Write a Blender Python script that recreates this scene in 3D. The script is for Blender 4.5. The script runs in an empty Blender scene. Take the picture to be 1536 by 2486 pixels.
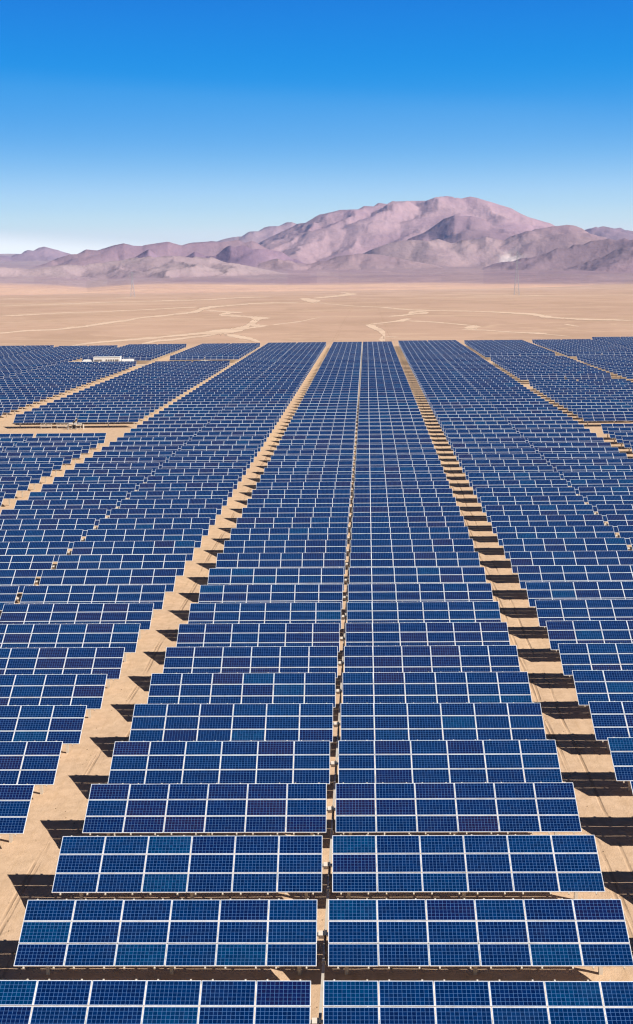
import bpy, math, random
import numpy as np
from mathutils import Matrix, Vector

S = bpy.context.scene
COL = S.collection
R = math.radians
rng = random.Random(7)

# ------------------------------------------------------------------ camera
FPX, PITCH, YAW, ROLL = 3097.27, 0.178940, 0.022008, -0.011179   # focal length for a 2486 px high picture
CAMZ = 27.4
cp, sp, cy, sy, cr, sr = math.cos(PITCH), math.sin(PITCH), math.cos(YAW), math.sin(YAW), math.cos(ROLL), math.sin(ROLL)
RT = Vector((cy, sy, 0)); FH = Vector((-sy, cy, 0)); UPV = Vector((0, 0, 1))
FW = FH*cp - UPV*sp
DN = -FH*sp - UPV*cp
right = RT*cr - DN*sr
down = RT*sr + DN*cr
cam = bpy.data.cameras.new('camera'); co = bpy.data.objects.new('camera', cam); COL.objects.link(co)
m = Matrix.Identity(4)
for i in range(3):
    m[i][0] = right[i]; m[i][1] = -down[i]; m[i][2] = -FW[i]
m[2][3] = CAMZ
co.matrix_world = m
cam.sensor_fit = 'VERTICAL'; cam.sensor_height = 36.0; cam.lens = FPX/2486*36
cam.clip_start = 0.5; cam.clip_end = 80000
S.camera = co

# ------------------------------------------------------------------ light
SUNV = Vector((1.2, -0.54, 1.0)).normalized()
sun = bpy.data.lights.new('sun', 'SUN'); sun.energy = 5.0; sun.angle = R(0.45); sun.color = (1, .955, .88)
so = bpy.data.objects.new('sun', sun); COL.objects.link(so)
so.rotation_euler = SUNV.to_track_quat('Z', 'Y').to_euler()
SUN_EL = math.asin(SUNV.z)
w = bpy.data.worlds.new('World'); S.world = w; w.use_nodes = True
nt = w.node_tree; N = nt.nodes; L = nt.links
bg = N['Background']
sky = N.new('ShaderNodeTexSky'); sky.sky_type = 'NISHITA'; sky.sun_disc = False
sky.sun_elevation = SUN_EL; sky.sun_rotation = math.atan2(SUNV.x, SUNV.y)
sky.altitude = 1500; sky.air_density = 1.0; sky.dust_density = 0.3; sky.ozone_density = 3.0
tc = N.new('ShaderNodeTexCoord'); sep = N.new('ShaderNodeSeparateXYZ'); L.new(tc.outputs['Generated'], sep.inputs[0])
# elevation colour of the dry high-desert air: pale at the horizon, deep blue above
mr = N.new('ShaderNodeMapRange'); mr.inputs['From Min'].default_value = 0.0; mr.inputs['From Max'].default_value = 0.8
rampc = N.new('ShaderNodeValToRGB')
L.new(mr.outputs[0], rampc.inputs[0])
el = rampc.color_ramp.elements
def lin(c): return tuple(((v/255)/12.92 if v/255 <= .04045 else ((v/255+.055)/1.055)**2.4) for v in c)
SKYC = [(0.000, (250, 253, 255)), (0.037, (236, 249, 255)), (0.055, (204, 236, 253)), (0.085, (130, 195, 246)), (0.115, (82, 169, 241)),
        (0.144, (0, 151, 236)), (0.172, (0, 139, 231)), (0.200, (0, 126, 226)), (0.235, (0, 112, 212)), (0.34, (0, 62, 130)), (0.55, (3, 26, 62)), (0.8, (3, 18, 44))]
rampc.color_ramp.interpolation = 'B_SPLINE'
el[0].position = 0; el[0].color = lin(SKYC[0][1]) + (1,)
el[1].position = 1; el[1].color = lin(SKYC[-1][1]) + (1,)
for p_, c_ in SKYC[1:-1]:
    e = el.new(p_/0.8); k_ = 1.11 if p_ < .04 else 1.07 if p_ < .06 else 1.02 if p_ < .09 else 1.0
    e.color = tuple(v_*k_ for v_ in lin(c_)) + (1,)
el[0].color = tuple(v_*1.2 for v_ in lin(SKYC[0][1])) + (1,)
# long faint veil edge: a very thin sheet of high cirrus below a slanting line, and a pale bank low on the left
wv = N.new('ShaderNodeTexNoise'); wv.inputs['Scale'].default_value = 5; wv.inputs['Detail'].default_value = 4
mpn = N.new('ShaderNodeMapping'); mpn.inputs['Scale'].default_value = (1, 1, 9); L.new(tc.outputs['Generated'], mpn.inputs[0]); L.new(mpn.outputs[0], wv.inputs[0])
def math_(op, a, b=None, c=None, clamp=False):
    n = N.new('ShaderNodeMath'); n.operation = op; n.use_clamp = clamp
    for i, v in enumerate((a, b, c)):
        if v is None: continue
        if isinstance(v, (int, float)): n.inputs[i].default_value = v
        else: L.new(v, n.inputs[i])
    return n.outputs[0]
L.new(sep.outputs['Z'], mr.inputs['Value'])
def smooth(v, a, b):
    n = N.new('ShaderNodeMapRange'); n.interpolation_type = 'SMOOTHSTEP'
    L.new(v, n.inputs['Value']); n.inputs['From Min'].default_value = a; n.inputs['From Max'].default_value = b
    return n.outputs[0]
edge = math_('ADD', math_('MULTIPLY', sep.outputs['X'], -0.055), 0.139)
dz = math_('ADD', math_('SUBTRACT', edge, sep.outputs['Z']), math_('MULTIPLY', math_('SUBTRACT', wv.outputs['Fac'], .5), .006))
veil = math_('MULTIPLY', smooth(dz, -0.006, 0.012), math_('SUBTRACT', 1.0, smooth(dz, 0.012, 0.05)))
veil = math_('MULTIPLY', veil, math_('SUBTRACT', 1.0, smooth(sep.outputs['X'], 0.10, 0.24)))
bankz = math_('ADD', sep.outputs['Z'], math_('MULTIPLY', math_('SUBTRACT', wv.outputs['Fac'], .5), .006))
bankz = math_('ADD', bankz, math_('MULTIPLY', math_('ADD', sep.outputs['X'], .26), .06))
bank = math_('MULTIPLY', math_('SUBTRACT', 1.0, smooth(bankz, 0.026, 0.042)), math_('SUBTRACT', 1.0, smooth(sep.outputs['X'], -0.17, -0.11)))
hs = N.new('ShaderNodeMix'); hs.data_type = 'RGBA'; hs.inputs[7].default_value = (.36, .66, .96, 1)
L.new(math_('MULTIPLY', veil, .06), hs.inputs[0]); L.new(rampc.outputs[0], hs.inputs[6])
h2 = N.new('ShaderNodeMix'); h2.data_type = 'RGBA'; h2.inputs[7].default_value = (1.32, 1.32, 1.26, 1)
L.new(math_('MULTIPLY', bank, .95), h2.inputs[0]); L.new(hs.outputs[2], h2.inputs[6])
# physical sky adds its own azimuth and sun-side variation
sc = N.new('ShaderNodeMix'); sc.data_type = 'RGBA'; sc.blend_type = 'MIX'; sc.inputs[0].default_value = SKYMIX = 0.0
skm = N.new('ShaderNodeVectorMath'); skm.operation = 'SCALE'; skm.inputs['Scale'].default_value = 0.10
L.new(sky.outputs[0], skm.inputs[0])
EXPO = 0.6
gain = N.new('ShaderNodeVectorMath'); gain.operation = 'SCALE'; gain.inputs['Scale'].default_value = 1/(2**EXPO)
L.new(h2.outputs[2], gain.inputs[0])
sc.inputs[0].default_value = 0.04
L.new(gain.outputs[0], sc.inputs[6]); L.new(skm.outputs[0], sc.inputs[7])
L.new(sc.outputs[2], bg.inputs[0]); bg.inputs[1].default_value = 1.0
S.view_settings.view_transform = 'Standard'; S.view_settings.look = 'None'; S.view_settings.exposure = EXPO; S.view_settings.gamma = 1
S.render.engine = 'CYCLES'
S.cycles.use_denoising = True; S.cycles.denoising_prefilter = 'ACCURATE'; S.cycles.diffuse_bounces = 2; S.cycles.filter_width = 1.2; S.cycles.use_adaptive_sampling = False

# ------------------------------------------------------------------ helpers
def tag(o, label=None, cat=None, group=None, kind=None):
    if label: o['label'] = label
    if cat: o['category'] = cat
    if group: o['group'] = group
    if kind: o['kind'] = kind
    return o
def link(name, me, parent=None, loc=(0, 0, 0)):
    o = bpy.data.objects.new(name, me); COL.objects.link(o)
    if parent: o.parent = parent
    o.location = loc
    return o

class MB:
    """collects boxes, quads and tubes into one mesh"""
    def __init__(s): s.v = []; s.f = []; s.m = []; s.uv = {}; s.tone = {}
    def quad(s, pts, mat=0, uv=False, tone=None):
        b = len(s.v); s.v += [tuple(p) for p in pts]; s.f.append(tuple(range(b, b+len(pts)))); s.m.append(mat)
        if uv: s.uv[len(s.f)-1] = True
        if tone is not None: s.tone[len(s.f)-1] = tone
    def box(s, x0, x1, y0, y1, z0, z1, mat=0, tf=None):
        c = [(x0,y0,z0),(x1,y0,z0),(x1,y1,z0),(x0,y1,z0),(x0,y0,z1),(x1,y0,z1),(x1,y1,z1),(x0,y1,z1)]
        if tf: c = [tf(*p) for p in c]
        b = len(s.v); s.v += c
        for q in ((0,3,2,1),(4,5,6,7),(0,1,5,4),(1,2,6,5),(2,3,7,6),(3,0,4,7)):
            s.f.append(tuple(b+i for i in q)); s.m.append(mat)
    def bar(s, a, b, t, mat=0):
        a = Vector(a); b = Vector(b); d = (b-a).normalized()
        u = d.cross(Vector((0,0,1))); u = u.normalized() if u.length > .05 else Vector((1,0,0)); v = d.cross(u).normalized()
        u *= t/2; v *= t/2; k = len(s.v)
        for p in (a, b): s.v += [tuple(p-u-v), tuple(p+u-v), tuple(p+u+v), tuple(p-u+v)]
        for q in ((0,1,5,4),(1,2,6,5),(2,3,7,6),(3,0,4,7),(0,3,2,1),(4,5,6,7)): s.f.append(tuple(k+i for i in q)); s.m.append(mat)
    def cyl(s, a, b, r, mat=0, n=12, r2=None):
        a = Vector(a); b = Vector(b); d = (b-a).normalized(); r2 = r if r2 is None else r2
        u = d.cross(Vector((0,0,1))); u = u.normalized() if u.length > .05 else Vector((1,0,0)); v = d.cross(u).normalized(); k = len(s.v)
        for p, rr in ((a, r), (b, r2)):
            for i in range(n):
                an = 2*math.pi*i/n; s.v.append(tuple(p + u*math.cos(an)*rr + v*math.sin(an)*rr))
        for i in range(n): j = (i+1) % n; s.f.append((k+i, k+j, k+n+j, k+n+i)); s.m.append(mat)
        s.f.append(tuple(k+i for i in reversed(range(n)))); s.f.append(tuple(k+n+i for i in range(n))); s.m += [mat, mat]
    def mesh(s, name, mats):
        me = bpy.data.meshes.new(name); me.from_pydata(s.v, [], s.f)
        for mt in mats: me.materials.append(mt)
        me.polygons.foreach_set('material_index', s.m)
        if s.uv:
            ul = me.uv_layers.new(name='UVMap'); arr = np.zeros((len(me.loops), 2), 'f')
            ls = np.zeros(len(me.polygons), 'i'); me.polygons.foreach_get('loop_start', ls)
            for fi in s.uv:
                arr[ls[fi]:ls[fi]+4] = ((0,0),(1,0),(1,1),(0,1))
            ul.data.foreach_set('uv', arr.ravel())
        if s.tone:
            at = me.attributes.new('tone', 'FLOAT', 'FACE'); a = np.zeros(len(s.f), 'f')
            for k_, t_ in s.tone.items(): a[k_] = t_
            at.data.foreach_set('value', a)
        me.update()
        return me
    def build(s, name, mats, parent=None, loc=(0, 0, 0)): return link(name, s.mesh(name, mats), parent, loc)

def mat(name, color, rough=.6, metal=0, spec=.5):
    m_ = bpy.data.materials.new(name); m_.use_nodes = True; p = m_.node_tree.nodes['Principled BSDF']
    p.inputs['Base Color'].default_value = tuple(color)+(1,); p.inputs['Roughness'].default_value = rough
    p.inputs['Metallic'].default_value = metal; p.inputs['Specular IOR Level'].default_value = spec
    return m_
class NT:
    def __init__(s, m_): s.t = m_.node_tree; s.p = s.t.nodes['Principled BSDF']
    def n(s, typ, **kw):
        nd = s.t.nodes.new(typ)
        for k, v in kw.items():
            if k in nd.inputs: s.set(nd.inputs[k], v)
            else: setattr(nd, k, v)
        return nd
    def set(s, inp, v):
        if hasattr(v, 'is_linked'): s.t.links.new(v, inp)
        elif isinstance(v, (tuple, list)) and len(v) == 3 and len(inp.default_value) == 4: inp.default_value = tuple(v)+(1,)
        else: inp.default_value = v
    def math(s, op, a, b=None, c=None, clamp=False):
        nd = s.t.nodes.new('ShaderNodeMath'); nd.operation = op; nd.use_clamp = clamp
        for i, v in enumerate((a, b, c)):
            if v is not None: s.set(nd.inputs[i], v)
        return nd.outputs[0]
    def mix(s, f, a, b, blend='MIX'):
        nd = s.t.nodes.new('ShaderNodeMix'); nd.data_type = 'RGBA'; nd.blend_type = blend
        s.set(nd.inputs[0], f); s.set(nd.inputs[6], a); s.set(nd.inputs[7], b); return nd.outputs[2]
    def sm(s, v, a, b, lo=0., hi=1.):
        nd = s.t.nodes.new('ShaderNodeMapRange'); nd.interpolation_type = 'SMOOTHSTEP'
        s.set(nd.inputs[0], v); nd.inputs[1].default_value = a; nd.inputs[2].default_value = b; nd.inputs[3].default_value = lo; nd.inputs[4].default_value = hi
        return nd.outputs[0]
    def noise(s, vec, scale, detail=4, rough=.55, mp=None, dist=0.):
        if mp: q = s.t.nodes.new('ShaderNodeMapping'); q.inputs['Scale'].default_value = mp; s.set(q.inputs[0], vec); vec = q.outputs[0]
        nd = s.t.nodes.new('ShaderNodeTexNoise'); s.set(nd.inputs['Vector'], vec)
        nd.inputs['Scale'].default_value = scale; nd.inputs['Detail'].default_value = detail; nd.inputs['Roughness'].default_value = rough; nd.inputs['Distortion'].default_value = dist
        return nd.outputs['Fac']

# numpy gradient noise
def pnoise(x, y, seed=0):
    xi = np.floor(x).astype(np.int64); yi = np.floor(y).astype(np.int64); xf = x-xi; yf = y-yi
    def g(ix, iy, dx, dy):
        h = (ix*374761393 + iy*668265263 + seed*982451653) & 0xffffffff
        h = ((h ^ (h >> 13))*1274126177) & 0xffffffff; h = (h ^ (h >> 16)) & 0xffff
        a = h/65536.0*2*np.pi
        return np.cos(a)*dx + np.sin(a)*dy
    u = xf*xf*xf*(xf*(xf*6-15)+10); v = yf*yf*yf*(yf*(yf*6-15)+10)
    a = g(xi, yi, xf, yf); b = g(xi+1, yi, xf-1, yf); c = g(xi, yi+1, xf, yf-1); d = g(xi+1, yi+1, xf-1, yf-1)
    return (a+(b-a)*u + ((c+(d-c)*u)-(a+(b-a)*u))*v)*1.5
def fbm(x, y, o=5, seed=0, gain_=.5):
    s = 0; a = 1; f_ = 1
    for i in range(o): s = s+a*pnoise(x*f_, y*f_, seed+i); a *= gain_; f_ *= 2.03
    return s
def ridged(x, y, o=5, seed=0, gain_=.5):
    s = 0; a = 1; f_ = 1; wt = 1; tot = 0
    for i in range(o):
        n_ = 1-np.abs(pnoise(x*f_, y*f_, seed+i))*1.35; n_ = n_*n_*wt; s = s+a*n_; tot += a
        wt = np.clip(n_*1.6, 0, 1); a *= gain_; f_ *= 2.07
    return s/tot
def grid_mesh(name, X, Y, Z, mats, attrs=None, smooth_=True):
    ny, nx = X.shape
    me = bpy.data.meshes.new(name); n = nx*ny
    co_ = np.stack([X, Y, Z], -1).reshape(-1).astype('f')
    me.vertices.add(n); me.vertices.foreach_set('co', co_)
    i = np.arange(n).reshape(ny, nx); q = np.stack([i[:-1,:-1], i[:-1,1:], i[1:,1:], i[1:,:-1]], -1).reshape(-1)
    nf_ = (nx-1)*(ny-1); me.loops.add(nf_*4); me.loops.foreach_set('vertex_index', q.astype('i'))
    me.polygons.add(nf_); me.polygons.foreach_set('loop_start', np.arange(nf_, dtype='i')*4)
    me.update(calc_edges=True)
    if smooth_: me.polygons.foreach_set('use_smooth', np.ones(nf_, bool))
    for a, arr in (attrs or {}).items():
        at = me.attributes.new(a, 'FLOAT_COLOR' if arr.ndim == 3 else 'FLOAT', 'POINT')
        if arr.ndim == 3: at.data.foreach_set('color', np.concatenate([arr, np.ones(arr.shape[:2]+(1,))], -1).reshape(-1).astype('f'))
        else: at.data.foreach_set('value', arr.reshape(-1).astype('f'))
    for m_ in mats: me.materials.append(m_)
    return me

# ------------------------------------------------------------------ materials
M_frame = mat('anodised_frame', (.84, .83, .83), .38, 0.0, .5)
M_steel = mat('galvanised_steel', (.62, .55, .46), .45, .15)
M_tube = mat('torque_tube_steel', (.66, .64, .62), .4, .2)
M_back = mat('backsheet', (.60, .60, .60), .7)
M_white = mat('white_enclosure', (.80, .77, .72), .5)
M_dark = mat('dark_paint_and_shade', (.03, .03, .035), .6)
M_vent = mat('louvre_grey', (.22, .19, .17), .6)
M_roof = mat('pale_roof', (.74, .72, .68), .55)
M_pylon = mat('pylon_steel', (.36, .37, .40), .5, .1)
for mm in (M_frame, M_steel, M_white, M_tube):
    t = NT(mm); g = t.n('ShaderNodeNewGeometry'); nz = t.noise(g.outputs['Position'], 2.2, 5)
    base = mm.node_tree.nodes['Principled BSDF'].inputs['Base Color'].default_value[:3]
    t.set(t.p.inputs['Base Color'], t.mix(t.sm(nz, .42, .72), base, tuple(c*f_ for c, f_ in zip(base, (.86, .84, .80)))))

M_cell = mat('solar_cells', (.01, .04, .15), .14, 0, .22)
t = NT(M_cell)
uv = t.n('ShaderNodeUVMap'); uvs = t.n('ShaderNodeSeparateXYZ', Vector=uv.outputs[0])
tn = t.n('ShaderNodeAttribute', attribute_name='tone')
# the laminate is 1.912 x 0.948 m, the cell field 1.878 x 0.918 m of 12 x 6 cells
cu = t.math('MULTIPLY', t.math('SUBTRACT', uvs.outputs[0], .009), 12/(1-.018)); cv = t.math('MULTIPLY', t.math('SUBTRACT', uvs.outputs[1], .016), 6/(1-.032))
fu = t.math('FRACT', cu); fv = t.math('FRACT', cv)
eu = t.math('ABSOLUTE', t.math('SUBTRACT', fu, .5)); ev = t.math('ABSOLUTE', t.math('SUBTRACT', fv, .5))
line = t.math('MAXIMUM', t.math('GREATER_THAN', eu, .5-.032), t.math('GREATER_THAN', ev, .5-.030))
bu = t.math('ABSOLUTE', t.math('SUBTRACT', uvs.outputs[0], .5)); bv = t.math('ABSOLUTE', t.math('SUBTRACT', uvs.outputs[1], .5))
border = t.math('MAXIMUM', t.math('GREATER_THAN', bu, .5-.009), t.math('GREATER_THAN', bv, .5-.016))
cc = t.n('ShaderNodeCombineXYZ', X=t.math('FLOOR', cu), Y=t.math('FLOOR', cv)); oi = t.n('ShaderNodeObjectInfo')
cz = t.math('ADD', t.math('MULTIPLY', oi.outputs['Random'], 91.0), t.math('MULTIPLY', tn.outputs['Fac'], 371.0))
t.set(cc.inputs[2], cz)
wn = t.n('ShaderNodeTexWhiteNoise', noise_dimensions='3D', Vector=cc.outputs[0])
gpos = t.n('ShaderNodeNewGeometry')
cryst = t.noise(gpos.outputs['Position'], 38, 2)
rmp = t.n('ShaderNodeValToRGB'); e = rmp.color_ramp.elements
e[0].position = 0; e[0].color = (.0130, .0125, .058, 1); e[1].position = 1; e[1].color = (.0003, .040, .115, 1)
for p_, c_ in ((.12, (.0040, .0110, .068, 1)), (.28, (.0009, .0125, .074, 1)), (.5, (.0003, .0170, .084, 1)), (.8, (.0002, .025, .102, 1))):
    q = e.new(p_); q.color = c_
smear = t.noise(gpos.outputs['Position'], .5, 3)
t.set(rmp.inputs[0], t.math('ADD', tn.outputs['Fac'], t.math('MULTIPLY', t.math('SUBTRACT', wn.outputs[0], .5), .10)))
vary = t.math('ADD', .56, t.math('ADD', t.math('MULTIPLY', wn.outputs[0], .30), t.math('ADD', t.math('MULTIPLY', cryst, .2), t.math('MULTIPLY', smear, .16))))
hsv = t.n('ShaderNodeHueSaturation', Value=vary, Color=rmp.outputs[0])
col = t.mix(line, hsv.outputs[0], (.08, .18, .40))
col = t.mix(border, col, (.12, .19, .34))
dust = t.noise(gpos.outputs['Position'], .8, 6, .6)
col = t.mix(t.sm(dust, .45, .85, 0, .012), col, (.45, .33, .22))
t.set(t.p.inputs['Base Color'], col)

# sand ground
M_sand = mat('desert_sand', (.5, .36, .23), .95, 0, .1)
t = NT(M_sand); g = t.n('ShaderNodeNewGeometry'); P = g.outputs['Position']; ps = t.n('ShaderNodeSeparateXYZ', Vector=P)
PY = ps.outputs[1]; PX = ps.outputs[0]
big = t.noise(P, .0016, 6, .6, (1, .55, 1)); med = t.noise(P, .03, 6, .6); fine = t.noise(P, 1.3, 8, .65); grit = t.noise(P, 14, 4, .6)
bands = t.noise(P, .0012, 7, .6, (1, 3.2, 1))
yard = (.60, .415, .275); yard2 = (.51, .345, .22)
c1 = t.mix(t.sm(fine, .35, .68), yard, yard2)
c1 = t.mix(t.sm(med, .4, .7, 0, .5), c1, (.66, .46, .28))
pl = t.mix(t.sm(big, .38, .62), (.53, .345, .245), (.475, .308, .222))
pl = t.mix(t.sm(bands, .5, .72, 0, .75), pl, (.58, .405, .285))
pink = t.mix(t.sm(bands, .42, .66), (.52, .34, .255), (.60, .415, .32))
farf = t.sm(PY, 1500, 3600)
pl = t.mix(farf, pl, pink)
plf = t.sm(t.math('ADD', PY, t.math('MULTIPLY', med, 60)), 545, 640)
c_ = t.mix(plf, c1, pl)
c_ = t.mix(t.sm(t.noise(P, .25, 7, .62, (1, .6, 1)), .52, .8, 0, .30), c_, (.38, .26, .16))
stony = t.math('MULTIPLY', plf, t.sm(t.noise(P, .012, 9, .72, (1, .45, 1), .6), .42, .62))
c_ = t.mix(t.math('MULTIPLY', stony, .42), c_, (.36, .235, .155))
wash = t.noise(P, .0042, 7, .6, (.55, 1.5, 1), 2.2); wl = t.math('SUBTRACT', 1.0, t.sm(t.math('ABSOLUTE', t.math('SUBTRACT', wash, .5)), .0, .018))
c_ = t.mix(t.math('MULTIPLY', t.math('MULTIPLY', wl, plf), .42), c_, (.64, .45, .31))
scr = t.math('MULTIPLY', t.math('MULTIPLY', plf, t.sm(t.noise(P, .11, 3, .5), .70, .76)), t.sm(t.noise(P, .004, 4, .6), .5, .62))
c_ = t.mix(t.math('MULTIPLY', scr, .5), c_, (.22, .14, .09))
# wheel ruts running along the service lanes: lane centres in field coordinates
xu = t.math('SUBTRACT', PX, t.math('ADD', t.math('MULTIPLY', PY, .018709), -1.885))
wob = t.math('MULTIPLY', t.math('SUBTRACT', t.noise(P, .05, 2, .5, (.2, 1, 1)), .5), .9)
xw = t.math('ADD', xu, wob)
rutsum = None
for c0 in (-14.25, -12.85, -14.05, 12.95, 14.2, 13.2):
    d_ = t.math('ABSOLUTE', t.math('SUBTRACT', xw, c0)); q = t.sm(d_, .03, .13, 1, 0)
    rutsum = q if rutsum is None else t.math('MAXIMUM', rutsum, q)
rutn = t.sm(t.noise(P, .35, 3, .6, (2, .3, 1)), .42, .6)
rut = t.math('MULTIPLY', rutsum, rutn)
streak = t.noise(P, 1.0, 5, .6, (3.0, .12, 1))
c_ = t.mix(t.math('MULTIPLY', t.sm(streak, .5, .75, 0, .5), t.sm(PY, 500, 600, 1, 0)), c_, (.46, .30, .17))
c_ = t.mix(t.math('MULTIPLY', rut, .62), c_, (.33, .21, .125))
c_ = t.mix(t.math('MULTIPLY', t.sm(t.noise(P, .9, 6, .7, (1, .7, 1), 1.5), .58, .72, 0, .4), t.sm(PY, 500, 600, 1, 0)), c_, (.68, .49, .33))
t.set(t.p.inputs['Base Color'], c_)
bmp = t.n('ShaderNodeBump', Strength=.55, Distance=.12)
hh = t.math('SUBTRACT', t.math('ADD', t.math('MULTIPLY', fine, 1.0), t.math('MULTIPLY', grit, .25)), t.math('MULTIPLY', rut, .5))
t.set(bmp.inputs['Height'], hh); t.set(t.p.inputs['Normal'], bmp.outputs[0])

M_track = mat('pale_track_sand', (.70, .51, .36), .95, 0, .1)
M_track.blend_method = 'HASHED' if hasattr(M_track, 'blend_method') else 'OPAQUE'
t = NT(M_track); g = t.n('ShaderNodeNewGeometry'); nn = t.noise(g.outputs['Position'], .035, 6, .65)
t.set(t.p.inputs['Base Color'], t.mix(t.sm(nn, .4, .66), (.67, .485, .35), (.575, .405, .29)))
edge_ = t.n('ShaderNodeAttribute', attribute_name='tone').outputs['Fac']
en = t.math('ADD', edge_, t.math('MULTIPLY', t.math('SUBTRACT', t.noise(g.outputs['Position'], .045, 7, .7, (1, .6, 1)), .5), 1.5))
t.set(t.p.inputs['Alpha'], t.sm(en, -.05, .38, 0, 1))

M_rock = mat('mountain_rock', (.3, .22, .2), .95, 0, .1)
t = NT(M_rock); g = t.n('ShaderNodeNewGeometry'); P = g.outputs['Position']
va = t.n('ShaderNodeAttribute', attribute_name='rock')
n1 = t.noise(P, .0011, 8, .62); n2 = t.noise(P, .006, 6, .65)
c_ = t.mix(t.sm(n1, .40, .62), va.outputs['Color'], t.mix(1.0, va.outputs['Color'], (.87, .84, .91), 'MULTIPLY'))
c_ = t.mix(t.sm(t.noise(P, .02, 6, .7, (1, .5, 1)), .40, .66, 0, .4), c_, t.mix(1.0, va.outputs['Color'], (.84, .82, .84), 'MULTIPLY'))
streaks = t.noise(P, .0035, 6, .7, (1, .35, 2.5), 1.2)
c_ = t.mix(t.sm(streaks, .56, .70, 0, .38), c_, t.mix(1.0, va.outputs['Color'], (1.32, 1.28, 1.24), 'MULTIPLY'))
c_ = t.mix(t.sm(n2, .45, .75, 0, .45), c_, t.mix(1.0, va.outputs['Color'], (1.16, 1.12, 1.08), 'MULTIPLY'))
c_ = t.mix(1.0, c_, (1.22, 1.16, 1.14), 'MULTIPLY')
t.set(t.p.inputs['Base Color'], c_)
bmp = t.n('ShaderNodeBump', Strength=.55, Distance=50.0); t.set(bmp.inputs['Height'], t.noise(P, .0045, 8, .6)); t.set(t.p.inputs['Normal'], bmp.outputs[0])

# ------------------------------------------------------------------ ground: one sheet to the horizon
SK, XC = 0.018709, -1.885            # the field's lanes lean this much; x of its centre line at y = 0
def axis(a, b, step, far, grow):
    v = list(np.arange(a, b+1e-6, step)); s = step; x = b
    while x < far: s *= grow; x += s; v.append(x)
    return v
xs = axis(0, 24, .33, 30000, 1.12); xs = np.array([-x for x in xs[:0:-1]] + xs)
yf = axis(28, 125, .33, 60000, 1.06); s = .33; y = 28; back = []
while y > -3000: s *= 1.4; y -= s; back.append(y)
ys = np.array(back[::-1] + yf)
GX, GY = np.meshgrid(xs, ys)
def relief(X, Y):
    near = 1/(1+(np.abs(X)/60)**2)*np.clip(1-(Y-130)/200, 0.0, 1)
    z = (fbm(X*.9, Y*.9, 3, 3)*.022 + fbm(X*.22, Y*.22, 3, 9)*.03)*near
    return z
GZ = relief(GX, GY)
g = link('ground', grid_mesh('ground', GX, GY, GZ, [M_sand])); tag(g, kind='structure')

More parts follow.
